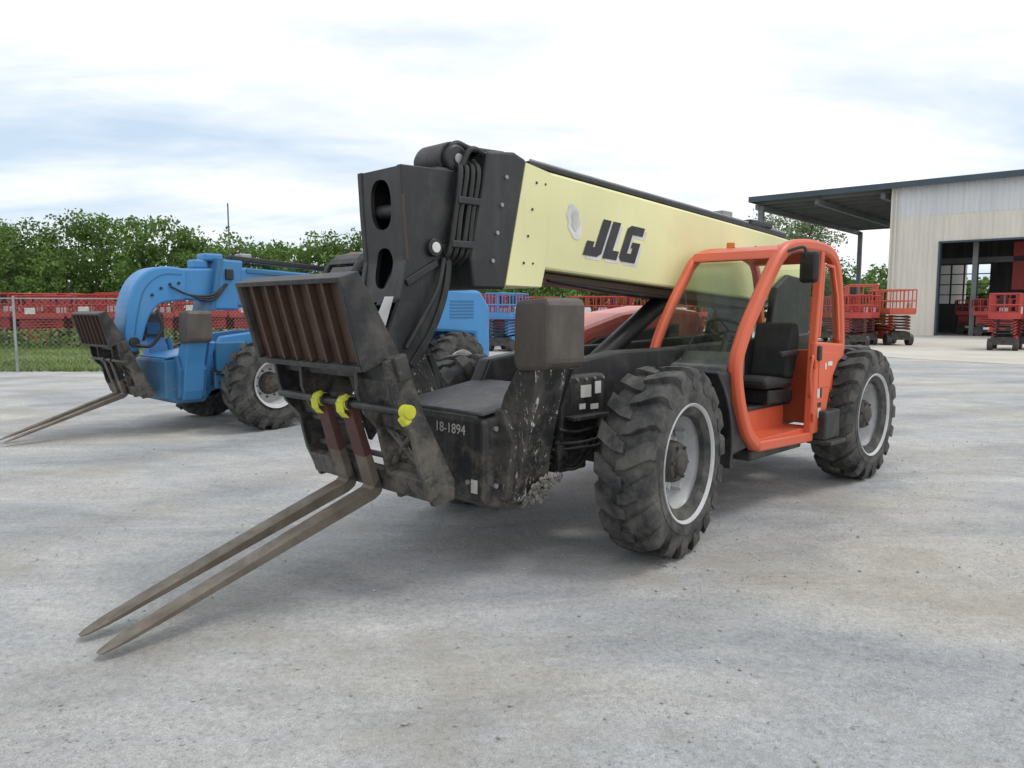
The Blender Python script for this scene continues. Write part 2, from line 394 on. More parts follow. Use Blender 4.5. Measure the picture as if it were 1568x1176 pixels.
        pts=[(-.10+.085*math.cos(a)*(1.15 if i%2 else .9)+.03*math.sin(a),.103,2.45+.14*math.sin(a)) for i,a in enumerate([2*math.pi*k/18 for k in range(18)])]
        quad('worn_decal',pts,M['white'],T)
        pts=[(-.11+.045*math.cos(a)*(1.2 if i%3 else .8),.106,2.46+.085*math.sin(a)) for i,a in enumerate([2*math.pi*k/14 for k in range(14)])]
        quad('worn_decal_b',pts,M['decalgrey'],T)
        head=[(1.0,2.71),(1.56,2.69),(1.545,2.4),(1.52,2.08),(1.58,1.80),(1.68,1.58),(1.76,1.44),(1.74,1.30),(1.62,1.24),(1.50,1.34),(1.34,1.55),(1.21,1.82),(1.16,2.05),(1.19,2.2),(1.05,2.26)]
        for y0,tt in((-.01,'left'),(-.46,'right')):
            prism('head_plate_'+tt,head,y0,y0+.05,dark,T,.008)
        prism('head_top',[(1.0,2.66),(1.0,2.70),(1.53,2.68),(1.53,2.64)],-.41,-.01,dark,T,.004)
        strip('head_back',[(1.08,2.27),(1.2,2.2),(1.18,2.05),(1.24,1.82),(1.36,1.57)],.025,-.41,-.01,dark,T,True,.004)
        strip('head_edge_wear',[(1.545,2.5),(1.54,2.4),(1.515,2.08)],.02,.040,.044,M['rust'],T,True,.001)
        strip('head_side_band',[(1.20,2.2),(1.17,2.05),(1.22,1.82),(1.34,1.58),(1.5,1.38)],.05,.041,.056,dark,T,True,.004)
        box('head_side_rib',(1.4,.048,2.0),(.3,.02,.05),dark,T,.006,rot=(0,.5,0))
        def xf(z):
            zz=[1.75,1.85,2.08,2.4,2.72]; xx=[1.585,1.55,1.51,1.535,1.55]; return float(np.interp(z,zz,xx))
        v=[];f=[]
        for(z0,z1,cz,hz,hy) in((2.24,2.685,2.455,.165,.115),(1.80,2.24,2.03,.14,.095)):
            y0,y1=-.41,-.01;cy=(y0+y1)/2
            angs=sorted(set([2*math.pi*k/32 for k in range(32)]+[math.atan2(zz-cz,yy-cy)%(2*math.pi) for zz in(z0,z1) for yy in(y0,y1)]))
            n=len(angs);b=len(v)
            for a in angs:
                ca,sa=math.cos(a),math.sin(a)
                t=min(((y1-y0)/2)/abs(ca) if abs(ca)>1e-6 else 9,(((z1-cz) if sa>0 else (cz-z0))/abs(sa)) if abs(sa)>1e-6 else 9)
                v.append((xf(cz+t*sa)-.012,cy+t*ca,cz+t*sa))
                z=cz+hz*math.copysign(abs(sa)**.8,sa); v.append((xf(z)-.012,cy+hy*math.copysign(abs(ca)**.8,ca),z))
            for k in range(n):
                j=(k+1)%n; f.append([b+2*k,b+2*j,b+2*j+1,b+2*k+1])
        o=mkobj('head_front_panel',v,f,dark,T); so=o.modifiers.new('s','SOLIDIFY'); so.thickness=.03; so.offset=0
        cyl('head_pin',(1.30,.03,2.17),(1.30,.075,2.17),.06,dark,T); cyl('head_pin_cap',(1.30,.075,2.17),(1.30,.083,2.17),.036,M['white'],T)
        cyl('head_pin_b',(1.62,.03,1.37),(1.62,.08,1.37),.06,dark,T)
        cyl('head_pin_inner',(1.45,-.4,2.42),(1.45,-.02,2.42),.05,dark,T)
        cyl('tilt_cylinder',(1.30,-.2,2.15),(1.52,-.2,1.75),.075,dark,T); cyl('tilt_rod',(1.52,-.2,1.75),(1.70,-.2,1.5),.04,M['chrome'],T)
        quad('manual_sheet',[(1.60,-.10,1.84),(1.60,.0,1.84),(1.72,.0,1.50),(1.74,-.14,1.50)],M['white'],T)
        tube('head_hose',[(1.22,.06,2.1),(1.3,.09,1.9),(1.42,.08,1.7),(1.55,.06,1.5)],.018,M['hose'],T)
    else:
        prism('boom_outer_section',[(.25,2.44),(.35,1.82),(-4.2,1.62),(-4.4,1.9),(-4.2,2.24)],-.48,.08,boomM,T,.04)
        prism('boom_collar',[(.20,2.53),(.36,1.76),(-.04,1.75),(-.15,2.52)],-.50,.10,boomM,T,.03)
        prism('boom_collar_band',[(.26,2.55),(.42,1.74),(.34,1.74),(.18,2.55)],-.52,.12,M['bluedk'],T,.01)
        prism('boom_inner_section',[(.1,2.40),(.95,2.36),(1.0,1.9),(.3,1.90)],-.40,.0,boomM,T,.03)
        prism('boom_top_track',[(.0,2.53),(.0,2.60),(-4.0,2.36),(-4.0,2.28)],-.2,.02,dark,T,.01)
        prism('boom_side_rail',[(-.2,2.40),(-.2,2.34),(-3.8,2.15),(-3.8,2.21)],.082,.10,M['bluedk'],T,.004)
        head=[(.72,2.36),(1.0,2.39),(1.24,2.34),(1.43,2.18),(1.55,1.92),(1.61,1.6),(1.64,1.35),(1.58,1.16),(1.44,1.2),(1.36,1.45),(1.27,1.68),(1.12,1.84),(.92,1.88),(.75,1.9)]
        Pp=catmull([(p[0],0,p[1]) for p in head],3)
        prism('boom_head',[(p.x,p.z) for p in Pp],-.44,.04,headM,T,.03)
        for i in range(3):
            tube('boom_hose_%d'%i,[(.15,.11+.02*i,2.15),(.4,.14,1.98-.04*i),(.75,.12,1.98),(.98,.06,2.1)],.016,M['hose'],T)
        box('boom_top_box',(.25,-.2,2.56),(.3,.3,.12),boomM,T,.03); box('boom_top_box_b',(-.25,-.1,2.60),(.2,.2,.08),M['greysteel'],T,.02)
        box('boom_top_box_c',(.45,-.2,2.45),(.22,.26,.14),boomM,T,.03)
        box('boom_side_box',(.1,.12,2.3),(.12,.05,.16),dark,T,.01)
        box('boom_side_decal',(-.5,.083,2.15),(.35,.004,.10),M['white'],T,0)
        for k in range(4): cyl('boom_bolt_%d'%k,(.85+.13*k,.04,2.15-.05*k*k*.4),(.85+.13*k,.055,2.15-.05*k*k*.4),.022,dark,T)
        strip('head_weld_seam',[(.8,2.28),(1.1,2.26),(1.34,2.05),(1.45,1.7),(1.5,1.4)],.02,.041,.046,M['bluedk'],T,True,.001)
        cyl('head_pin',(1.52,.04,1.3),(1.52,.08,1.3),.07,dark,T)
        tube('head_hose',[(1.2,.08,1.75),(1.15,.12,1.5),(1.3,.1,1.25),(1.5,.06,1.25)],.025,M['hose'],T)
        prism('body_side_box',[(-1.2,.62),(-1.2,1.45),(-2.9,1.45),(-2.9,.62)],.5,1.05,M['blue'],T,.05)
        prism('rear_body',[(-3.0,1.4),(-3.25,1.95),(-3.7,2.15),(-4.5,2.12),(-4.75,1.8),(-4.75,.8),(-4.4,.7),(-4.35,1.3),(-3.1,1.38)],-.95,.98,M['blue'],T,.06)
        for k in range(6): box('rear_louvre_%d'%k,(-4.0,.985,1.62+.06*k),(.6,.012,.025),M['bluedk'],T,.003)
    cyl('lift_cylinder',(-.6,-.2,1.2),(-1.9,-.2,1.9),.09,dark,T)
    prism('boom_tower',[(-wb+.35,1.1),(-wb+.1,2.0),(-wb-.2,2.15),(-wb-.8,2.1),(-wb-.75,1.0)],.12,.2,body,T,.02)
    prism('boom_tower_b',[(-wb+.35,1.1),(-wb+.1,2.0),(-wb-.2,2.15),(-wb-.8,2.1),(-wb-.75,1.0)],-.62,-.52,body,T,.02)
    prism('counterweight',[(-wb-.5,.6),(-wb-.5,1.35),(-wb-.85,1.35),(-wb-.9,.7)],-.9,.9,body,T,.04)
    # carriage
    C=empty('fork_carriage',(1.81,.03,.555),(0,math.radians(18),0),T)
    if blue: C.location=(1.66,-.04,.52); C.scale=(.9,.86,.86); C.rotation_euler=(0,math.radians(18),0)
    forks=((-.02,'a'),(-.32,'b'))
    for yc,tt in forks:
        w=.062
        def sec(a,z0,z1,ww): return [(a,yc-ww,z0),(a,yc+ww,z0),(a,yc+ww,z1),(a,yc-ww,z1)]
        loft('fork_blade_'+tt,[sec(-.055,.02,.10,w),sec(-.03,.0,.085,w),sec(.02,-.012,.058,w),sec(.6,-.006,.048,w),sec(1.25,.0,.032,w*.98),sec(1.6,.004,.022,w*.9),sec(1.70,.006,.016,w*.62),sec(1.735,.008,.012,w*.35)],M['steel'],C,.005)
        loft('fork_shank_'+tt,[[(-.06,yc-w,.02),(-.06,yc+w,.02),(.0,yc+w,.06),(.0,yc-w,.06)],[(-.06,yc-w,.3),(-.06,yc+w,.3),(-.005,yc+w,.3),(-.005,yc-w,.3)]],M['steel'],C,.006)
        loft('fork_shank_upper_'+tt,[[(-.061,yc-w-.001,.28),(-.061,yc+w+.001,.28),(-.003,yc+w+.001,.28),(-.003,yc-w-.001,.28)],[(-.06,yc-w,.64),(-.06,yc+w,.64),(-.01,yc+w,.64),(-.01,yc-w,.64)]],M['redsteel'] if not blue else dark,C,.004)
        cyl('fork_eye_'+tt,(-.03,yc-w,.64),(-.03,yc+w,.64),.042,dark,C,20)
        if not blue:
            cyl('fork_tape_'+tt,(-.028,yc-w*.75,.642),(-.028,yc+w*.7,.642),.047,M['yellow'],C,10,bevel=.006)
            loft('fork_tape_tail_'+tt,[[(.022,yc-.045,.66),(.022,yc+.04,.665),(.016,yc+.04,.665),(.016,yc-.045,.66)],[(.03,yc-.05,.60),(.03,yc+.035,.60),(.024,yc+.035,.60),(.024,yc-.05,.60)],[(.014,yc-.035,.555),(.016,yc+.05,.56),(.01,yc+.05,.56),(.008,yc-.035,.555)]],M['yellow'],C,.001)
            box('fork_tape_knot_'+tt,(.0,yc+.05,.69),(.04,.05,.035),M['yellow'],C,.01,rot=(.4,.3,.2))
    cyl('fork_shaft',(-.03,-.86,.64),(-.03,.62,.64),.026,dark,C)
    if not blue:
        cyl('fork_shaft_end',(-.03,.57,.64),(-.03,.635,.64),.042,M['yellow'],C,12)
        box('fork_shaft_tape',(.0,.60,.60),(.05,.06,.06),M['yellow'],C,.012,rot=(.3,.2,.1))
    Z=M['black2']
    box('carriage_upper_bar',(-.14,-.16,.86),(.09,1.38,.15),Z,C,.01)
    box('carriage_mid_bar',(-.16,-.16,.50),(.06,1.30,.09),Z,C,.01)
    box('carriage_lower_bar',(-.11,-.16,.08),(.07,1.34,.15),M['black2'],C,.01)
    prism('carriage_skid',[(-.10,-.01),(-.26,-.07),(-.29,.0),(-.14,.10)],-.62,.50,M['black2'],C,.008)
    for i,yy in enumerate((-.83,-.52,.14,.48)):
        prism('carriage_rib_%d'%i,[(-.05 if i in(0,3) else -.08,.93),(-.20,.93),(-.21,.55),(-.27,.22),(-.30,.04),(-.25,-.07),(-.10,-.04),(-.07,.2),(-.09,.45),(-.03,.58),(-.02,.72)],yy-.018,yy+.018,M['black2'],C,.005)
    for i,yy in enumerate((-.52,.0)):
        prism('carriage_bracket_%d'%i,[(-.10,.93),(-.3,.95),(-.46,.74),(-.46,.6),(-.36,.52),(-.1,.35)],yy-.025,yy+.025,Z,C,.006)
    cyl('carriage_pivot',(-.39,-.56,.67),(-.39,.06,.67),.05,Z,C)
    for k in range(3): cyl('carriage_cross_tube_%d'%k,(-.18,-.8,.2+.2*k),(-.18,.46,.2+.2*k),.02,Z,C,12)
    tube('carriage_brace_a',[(-.12,.46,.2),(-.14,.2,.44)],.02,M['black2'],C,8,False)
    tube('carriage_brace_b',[(-.12,.16,.2),(-.14,.46,.46)],.02,M['black2'],C,8,False)
    y0,y1=-.84,.37
    prism('backrest_panel',[(.0,.93),(-.035,.93),(-.07,1.44),(-.03,1.44)],y0,y1,M['rust'],C,.004)
    prism('backrest_top_lip',[(.03,1.425),(.03,1.455),(-.10,1.455),(-.10,1.425)],y0-.02,y1+.02,M['black2'],C,.004)
    prism('backrest_bottom_lip',[(.055,.90),(.055,.935),(-.20,.935),(-.20,.90)],y0,y1+.02,M['black2'],C,.004)
    nr=8
    for i in range(nr):
        yy=y0+(y1-y0)*i/(nr-1)+(random.uniform(-.008,.008) if 0<i<nr-1 else 0); th=.010
        prism('backrest_rib_%d'%i,[(.045,.94),(.002,.94),(-.028,1.425),(.02,1.425)],yy-th,yy+th,M['rust'] if 0<i<nr-1 else M['black2'],C,.003)
    for yy,t in((y1+.02,'left'),(y0-.03,'right')):
        prism('backrest_side_'+t,[(.03,1.455),(-.10,1.455),(-.22,.90),(.05,.90)],yy,yy+.026,M['black2'],C,.006)
    prism('engine_hood',[(-.80,1.15),(-.88,1.42),(-1.1,1.58),(-1.7,1.72),(-2.5,1.80),(-3.2,1.74),(-3.3,1.3),(-3.1,.7),(-.95,.62)],-1.2,-.58,hoodM,T,.07)
    prism('hood_side_black',[(-.72,1.0),(-.80,1.34),(-1.2,1.48),(-2.6,1.6),(-2.6,.8)],-.575,-.5,dark,T,.01)
    if blue:
        cb=empty('cab',(0,0,-.12),(0,0,0),T); cb.scale=(1,1,1.2)
        cabin(cb,cabM,True)
        prism('cab_roof_panel',[(-1.62,2.24),(-1.75,2.33),(-2.1,2.39),(-2.6,2.38),(-2.85,2.28),(-2.8,2.2),(-1.7,2.2)],.24,1.04,M['black'],cb,.04)
    else: cabin(T,cabM,False)
    if not blue:
        cu=bpy.data.curves.new('fleet_number','FONT'); cu.body='18-1894'; cu.size=.095; cu.extrude=.001
        o=bpy.data.objects.new('fleet_number',cu); COL.objects.link(o); o.parent=T
        o.location=(1.313,.06,.93); o.rotation_euler=(math.radians(90),0,math.radians(90)); cu.materials.append(M['decalgrey'])
        for i,(x,z,w,h) in enumerate(((.30,1.16,.12,.09),(.16,1.18,.07,.09),(.34,1.05,.07,.04),(.2,1.04,.09,.04))):
            box('frame_decal_%d'%i,(x,.563,z),(w,.004,h),M['white'] if i==1 else M['decalgrey'],T,0)
        box('frame_label',(1.314,.46,.6),(.004,.06,.09),M['decalgrey'],T,0)
    return T

def cabin(T,cm,blue):
    dark=M['black']; gl=M['darkglass'] if blue else M['glass']
    yl,yr=1.10,.2
    Lp=[(-1.38,.60),(-1.2,.74),(-1.06,1.0),(-1.0,1.3),(-1.1,1.53),(-1.30,1.79),(-1.50,2.02),(-1.68,2.20),(-1.88,2.30),(-2.2,2.335),(-2.6,2.32),(-2.82,2.24),(-2.94,2.05),(-3.02,1.7),(-3.07,1.33)]
    strip('cab_frame_left',Lp,.11,yl-.10,yl,cm,T,True,.03)
    Rp=[(-.97,1.22),(-1.1,1.50),(-1.30,1.79),(-1.50,2.02),(-1.66,2.19),(-1.9,2.28),(-2.3,2.31),(-2.7,2.28),(-2.88,2.15),(-3.0,1.7),(-3.07,1.2)]
    strip('cab_frame_right',Rp,.09,yr,yr+.07,cm,T,True,.02)
    if not blue: strip('door_seal',[(p[0]-.055 if p[0]>-1.5 else p[0]-.03,p[1]-.02 if p[1]<1.9 else p[1]-.055) for p in Lp[1:11]],.018,yl-.085,yl-.03,dark,T,True,.004)
    prism('cab_roof_front',[(-1.60,2.19),(-1.66,2.27),(-1.9,2.33),(-1.94,2.29),(-1.7,2.19)],yr+.03,yl-.05,cm,T,.02)
    prism('cab_roof_rear',[(-2.45,2.36),(-2.6,2.36),(-2.85,2.25),(-2.82,2.20),(-2.45,2.30)],yr+.03,yl-.05,cm,T,.02)
    for i in range(4):
        y=yr+.1+.22*i
        box('roof_bar_%d'%i,(-2.18,y,2.315),(.62,.03,.025),cm if i in(0,3) else dark,T,.006)
    strip('cab_sill',[(-1.36,.60),(-2.42,.56)],.09,yl-.12,yl+.002,cm,T,False,.015)
    strip('cab_b_pillar',[(-2.50,2.29),(-2.46,1.9),(-2.42,1.45),(-2.38,.58)],.065,yl-.07,yl+.004,cm,T,True,.012)
    prism('cab_door_panel',[(-2.36,.58),(-2.38,1.46),(-3.05,1.42),(-3.06,1.30),(-2.92,1.24),(-2.78,1.08),(-2.72,.9),(-2.62,.6)],yl-.05,yl+.012,cm,T,.02)
    prism('door_panel_recess',[(-2.46,1.02),(-2.46,1.36),(-2.92,1.34),(-2.90,1.28),(-2.74,1.12),(-2.70,1.02)],yl+.012,yl+.018,cm,T,.005)
    strip('door_frame_upper',[(-2.47,1.5),(-2.53,2.18),(-2.74,2.16),(-2.86,1.88),(-2.94,1.46)],.04,yl-.03,yl+.008,cm,T,False,.006)
    quad('door_glass',[(-2.49,yl-.01,1.5),(-2.54,yl-.01,2.16),(-2.74,yl-.01,2.15),(-2.86,yl-.01,1.86),(-2.92,yl-.01,1.48)],M['darkglass'] if blue else gl,T)
    box('door_latch',(-2.44,yl+.02,1.35),(.06,.04,.14),dark,T,.01)
    for z in(.75,1.25): cyl('door_hinge_%d'%int(z*100),(-2.36,yl+.02,z-.04),(-2.36,yl+.02,z+.04),.016,cm,T,10)
    tube('grab_handle',[(-2.36,yl-.02,1.3),(-2.30,yl+.02,1.32),(-2.26,yl+.02,1.15),(-2.28,yl+.02,.98),(-2.36,yl-.02,.95)],.014,dark if blue else cm,T)
    box('cab_floor',(-1.95,(yr+yl)/2,.62),(1.15,yl-yr-.12,.05),cm,T,.005)
    box('cab_step_riser',(-2.0,yl-.32,.74),(.85,.04,.22),cm,T,.01)
    box('cab_floor_upper',(-2.0,(yr+yl)/2-.14,.86),(1.1,.6,.04),dark,T,.005)
    prism('cab_right_wall',[(-1.0,.7),(-1.0,1.24),(-3.05,1.24),(-2.9,.6)],yr,yr+.04,cm,T,.006)
    prism('cab_rear_wall',[(yr,.6),(yr,1.35),(yl-.06,1.35),(yl-.06,.6)],-2.98,-2.93,cm,T,.006,'x')
    prism('cab_front_panel',[(-1.12,.66),(-.99,.95),(-.98,1.27),(-1.08,1.27),(-1.2,.66)],yr,yl-.11,dark,T,.01)
    prism('dashboard',[(-1.05,1.22),(-1.05,1.31),(-1.2,1.40),(-1.38,1.38),(-1.38,1.18)],yr+.06,yl-.16,M['grip'],T,.03)
    prism('windshield_sill',[(-.93,1.22),(-.95,1.29),(-1.08,1.33),(-1.1,1.22)],yr,yl-.1,M['grip'],T,.01)
    arc=[(.0+.86*math.cos(math.radians(a)),.67+.86*math.sin(math.radians(a))) for a in (88,105,120,135,150,165,180,192)]
    strip('front_mudguard',arc[3:],.03,.55,1.12,dark,T,True,.008)
    prism('mudguard_inner',[(-.62,1.26),(-.96,1.26),(-1.0,1.0),(-1.15,.72),(-1.3,.6),(-.90,.55),(-.86,.9)],.5,1.04,dark,T,.02)
    def g(name,p): quad(name,p,gl,T)
    W=[(-1.0,1.3),(-1.1,1.50),(-1.30,1.79),(-1.50,2.02),(-1.63,2.17)]
    v=[];f=[]
    for x,z in W: v+=[(x,yr+.05,z),(x,yl-.06,z)]
    for i in range(len(W)-1): f.append([2*i,2*i+1,2*i+3,2*i+2])
    mkobj('windshield',v,f,gl,T,smooth=True)
    g('right_window',[(-1.05,yr+.03,1.26),(-1.3,yr+.03,1.78),(-1.66,yr+.03,2.18),(-2.7,yr+.03,2.25),(-2.9,yr+.03,2.06),(-3.03,yr+.03,1.26)])
    g('rear_window',[(-3.03,yr+.05,1.36),(-3.03,yl-.08,1.36),(-2.86,yl-.08,2.16),(-2.86,yr+.05,2.16)])
    tube('wiper',[(-1.0,.55,1.34),(-1.22,.62,1.70)],.008,dark,T,6,False)
    sy=.66
    prism('seat_base',[(-1.95,.88),(-1.95,1.02),(-2.45,1.0),(-2.45,.88)],sy-.22,sy+.22,dark,T,.02)
    prism('seat_cushion',[(-1.86,1.03),(-1.84,1.11),(-1.95,1.15),(-2.38,1.10),(-2.42,1.02)],sy-.24,sy+.24,M['seat'],T,.04)
    prism('seat_back',[(-2.34,1.1),(-2.40,1.4),(-2.48,1.62),(-2.56,1.64),(-2.60,1.45),(-2.5,1.08)],sy-.21,sy+.21,M['seat'],T,.06)
    for s in(-1,1): prism('armrest_%s'%('l' if s>0 else 'r'),[(-2.05,1.32),(-2.05,1.37),(-2.42,1.38),(-2.42,1.33)],sy+s*.26-.025,sy+s*.26+.025,M['seat'],T,.015)
    cyl('steering_column',(-1.34,sy,1.15),(-1.57,sy,1.55),.03,dark,T,12)
    R=Matrix.Rotation(math.radians(-32),3,'Y'); c0=Vector((-1.58,sy,1.57))
    pts=[c0+R@Vector((.19*math.cos(2*math.pi*k/24),.19*math.sin(2*math.pi*k/24),0)) for k in range(25)]
    tube('steering_wheel',pts,.016,M['seat'],T,8,False)
    for k in range(3):
        a=2*math.pi*k/3; p=c0+R@Vector((.18*math.cos(a),.18*math.sin(a),0)); tube('steering_spoke_%d'%k,[c0,p],.011,M['seat'],T,6,False)
    tube('control_lever',[(-1.5,sy-.3,1.2),(-1.55,sy-.3,1.45)],.015,dark,T,6,False)
    box('side_mirror',(-1.88,1.24,2.12),(.06,.18,.27),dark,T,.035,rot=(0,0,math.radians(-12)))
    tube('mirror_arm',[(-1.75,1.08,2.25),(-1.84,1.2,2.29),(-1.86,1.22,2.2)],.014,dark,T)
    cyl('beacon',(-1.95,.45,2.32),(-1.95,.45,2.38),.038,M['amber'],T,16)
    box('side_step',(-2.66,1.08,.66),(.34,.22,.28),dark,T,.02); box('side_step_tread',(-2.66,1.13,.5),(.36,.24,.04),dark,T,.008)
    box('cab_mount',(-1.9,.85,.5),(1.0,.3,.10),dark,T,.02)
    if not blue:
        for i,(x,z,w,h) in enumerate(((-2.45,.97,.014,.09),(-2.48,.97,.03,.09),(-2.53,.97,.03,.09),(-2.50,.86,.07,.04),(-2.50,.78,.06,.09),(-2.6,1.22,.03,.06),(-2.70,1.24,.1,.04))):
            box('door_decal_%d'%i,(x,yl+(.0205 if z>1.1 else .0145),z),(w,.003,h),M['white'] if i not in(2,3) else M['ink'],T,0)

telehandler((.356,6.084),225)
telehandler((-4.38,11.85),227,True)

# ---------------------------------------------------------------- scissor lifts
def lift_mesh(col):
    mb=MB(); L,Wd=2.4,1.1
    mb.box((0,0,.42),(L-.2,Wd-.3,.34),1)
    mb.box((L*.3,0,.7),(.5,Wd-.25,.3),1); mb.box((-.2,Wd/2-.14,.45),(1.1,.12,.36),0); mb.box((-.2,-Wd/2+.14,.45),(1.1,.12,.36),0)
    for x in(-.85,.85):
        for y in(-Wd/2+.08,Wd/2-.08): mb.bar((x,y-.1,.26),(x,y+.1,.26),.26,1,16)
    for k in range(5):
        z=.72+.13*k
        for y in(-.38,.38):
            mb.bar((-1.05,y,z),(1.05,y,z+.07),.045,0,4); mb.bar((-1.05,y*.8,z+.07),(1.05,y*.8,z),.045,0,4)
        mb.bar((-1.05,-.4,z+.03),(-1.05,.4,z+.03),.03,1)
    mb.box((0,0,1.42),(L,Wd,.09),0)
    for y in(-Wd/2,Wd/2):
        mb.box((0,y,1.55),(L,.025,.20),0)
        for z in(1.98,2.46): mb.bar((-L/2,y,z),(L/2,y,z),.03,0)
        for x in np.linspace(-L/2,L/2,7): mb.bar((x,y,1.45),(x,y,2.46),.026,0)
    for x in(-L/2,L/2):
        mb.box((x,0,1.55),(.025,Wd,.20),0)
        for z in(1.98,2.46): mb.bar((x,-Wd/2,z),(x,Wd/2,z),.03,0)
        mb.bar((x,0,1.45),(x,0,2.46),.026,0)
    mb.box((L/2+.05,.25,2.2),(.16,.3,.42),1); mb.box((-.4,-Wd/2-.03,1.75),(.5,.02,.3),2)
    mb.box((.4,Wd/2-.06,.5),(.35,.02,.15),2)
    me=bpy.data.meshes.new('lift'); me.from_pydata([tuple(p) for p in mb.v],[],mb.f)
    for m in(col,M['black'],M['white']): me.materials.append(m)
    me.polygons.foreach_set('material_index',mb.m); return me
LM={'r':lift_mesh(M['red']),'o':lift_mesh(M['liftorange']),'b':lift_mesh(M['blue'])}
def lift(x,y,rot,c='r',s=1,z=0):
    o=bpy.data.objects.new('scissor_lift',LM[c]); COL.objects.link(o); o.location=(x,y,z); o.rotation_euler=(0,0,math.radians(rot)); o.scale=(s,s,s)
for r in range(4):
    for i in range(14): lift(-35+2.55*i+.6*r,36+1.5*r,random.uniform(-3,3),s=1+random.uniform(-.03,.05))
for x,y,r,c in((4.2,40,5,'r'),(6.9,41,0,'r'),(9.6,42,3,'r'),(5.5,43,0,'r'),(8.2,44,0,'r'),(1.4,42,0,'r'),(-.2,33,70,'b'),(16.6,37,85,'r'),(17.9,39,88,'r'),(17.2,42,80,'r'),(19.0,44,85,'r'),(21.9,33.4,52,'r'),(23.6,34.2,52,'r')): lift(x,y,r,c)
lift(19.4,38.6,86,'o',1.12); lift(18.9,41,70,'o',1.25)

# ---------------------------------------------------------------- building
d=Vector((-.7585,.6517,0)); n=Vector((.6517,.7585,0))
A=Vector((26.8,53.9,0))
B=empty('metal_warehouse',(0,0,0))
def P(s,t,z): q=A+d*s+n*t; return (q.x,q.y,z)
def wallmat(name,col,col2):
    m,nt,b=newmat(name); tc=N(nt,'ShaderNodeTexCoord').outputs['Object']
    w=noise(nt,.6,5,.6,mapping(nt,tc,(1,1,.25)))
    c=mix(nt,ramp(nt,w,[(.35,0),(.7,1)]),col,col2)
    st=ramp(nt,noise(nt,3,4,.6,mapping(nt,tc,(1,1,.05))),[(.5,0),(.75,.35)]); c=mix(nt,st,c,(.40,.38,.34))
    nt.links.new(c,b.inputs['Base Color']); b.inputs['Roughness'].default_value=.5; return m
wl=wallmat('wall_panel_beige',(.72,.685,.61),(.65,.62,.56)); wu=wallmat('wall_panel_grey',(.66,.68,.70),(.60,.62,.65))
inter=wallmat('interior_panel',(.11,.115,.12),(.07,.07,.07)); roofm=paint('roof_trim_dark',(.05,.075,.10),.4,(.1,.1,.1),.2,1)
soff=paint('roof_underside',(.17,.18,.19),.6,(.1,.1,.1),.3,1); colm=paint('steel_column',(.17,.18,.19),.5,(.1,.1,.1),.3,1)
def corr(name,s0,s1,z0,z1,t,mat):
    v=[];f=[];p=.32
    xs=[];s=s0
    while s<s1-1e-6:
        for ds,dt in((0,0),(.22,0),(.245,-.035),(.295,-.035)):
            if s+ds<s1: xs.append((s+ds,dt))
        s+=p
    xs.append((s1,0))
    for a,dt in xs: v+=[P(a,t+dt,z0),P(a,t+dt,z1)]
    for i in range(len(xs)-1): f.append([2*i,2*i+2,2*i+3,2*i+1])
    return mkobj(name,v,f,mat,B)
def slab(name,s0,s1,t0,t1,z0,z1,mat,bv=0,zb=None):
    zb0,zb1=(z0,z1) if zb is None else zb
    v=[P(s0,t0,z0),P(s1,t0,z0),P(s1,t1,zb0),P(s0,t1,zb0),P(s0,t0,z1),P(s1,t0,z1),P(s1,t1,zb1),P(s0,t1,zb1)]
    return mkobj(name,v,[[0,1,2,3],[7,6,5,4],[0,4,5,1],[1,5,6,2],[2,6,7,3],[3,7,4,0]],mat,B,bevel=bv)
H=10.3
DL=-3.05
corr('wall_front_left',DL,0,0,8.2,0,wl); corr('wall_front_header',-17,DL,6.4,8.2,0,wl); corr('wall_front_right',-45,-17,0,8.2,0,wl)
corr('wall_front_upper',-45,0,8.2,H,-.003,wu)
slab('wall_corner_trim',-.08,.06,-.06,.02,0,H,wl)
slab('wall_end',-.05,.05,.02,28,0,H,wl); slab('wall_far_end',-45.1,-45,0,28,0,H,wl)
slab('wall_back_a',-45,-20,28,28.1,0,H,wl); slab('wall_back_b',-20,-.06,28,28.1,7,H,wl)
slab('door_jamb_left',DL-.12,DL,-.08,.5,0,6.4,roofm); slab('door_header_trim',-17,DL,-.08,.4,6.3,6.42,roofm)
slab('roof',-45.5,.3,-.6,28.4,H,H+.22,roofm)
slab('roof_canopy',.32,10.2,-.6,27,H,H+.22,soff)
slab('eave_trim',-45.5,10.25,-.75,-.605,H-.12,H+.28,roofm); slab('canopy_end_trim',10.22,10.3,-.6,27,H-.12,H+.28,roofm)
for i,(s,t) in enumerate(((9.6,.1),(9.6,26))):
    slab('canopy_column_%d'%i,s-.2,s+.2,t,t+.35,0,H-.4,colm)
for i in range(14): slab('canopy_purlin_%d'%i,.35,10,.5+1.95*i,.62+1.95*i,H-.25,H-.01,colm)
for i in range(3): slab('canopy_rafter_%d'%i,.5+4.6*i,.8+4.6*i,0,26.8,H-.65,H-.26,colm)
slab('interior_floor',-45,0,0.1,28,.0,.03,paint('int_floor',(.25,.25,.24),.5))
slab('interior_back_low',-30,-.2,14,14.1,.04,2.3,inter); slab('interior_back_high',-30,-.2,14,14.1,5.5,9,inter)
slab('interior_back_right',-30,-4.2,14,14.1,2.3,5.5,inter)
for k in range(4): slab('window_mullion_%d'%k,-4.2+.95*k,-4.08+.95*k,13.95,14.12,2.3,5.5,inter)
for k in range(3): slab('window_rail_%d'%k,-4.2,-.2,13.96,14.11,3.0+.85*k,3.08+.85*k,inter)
slab('interior_column_a',-5.2,-4.9,1.2,1.5,0,9,colm); slab('interior_column_b',-8.6,-8.3,3,3.3,0,9,colm)
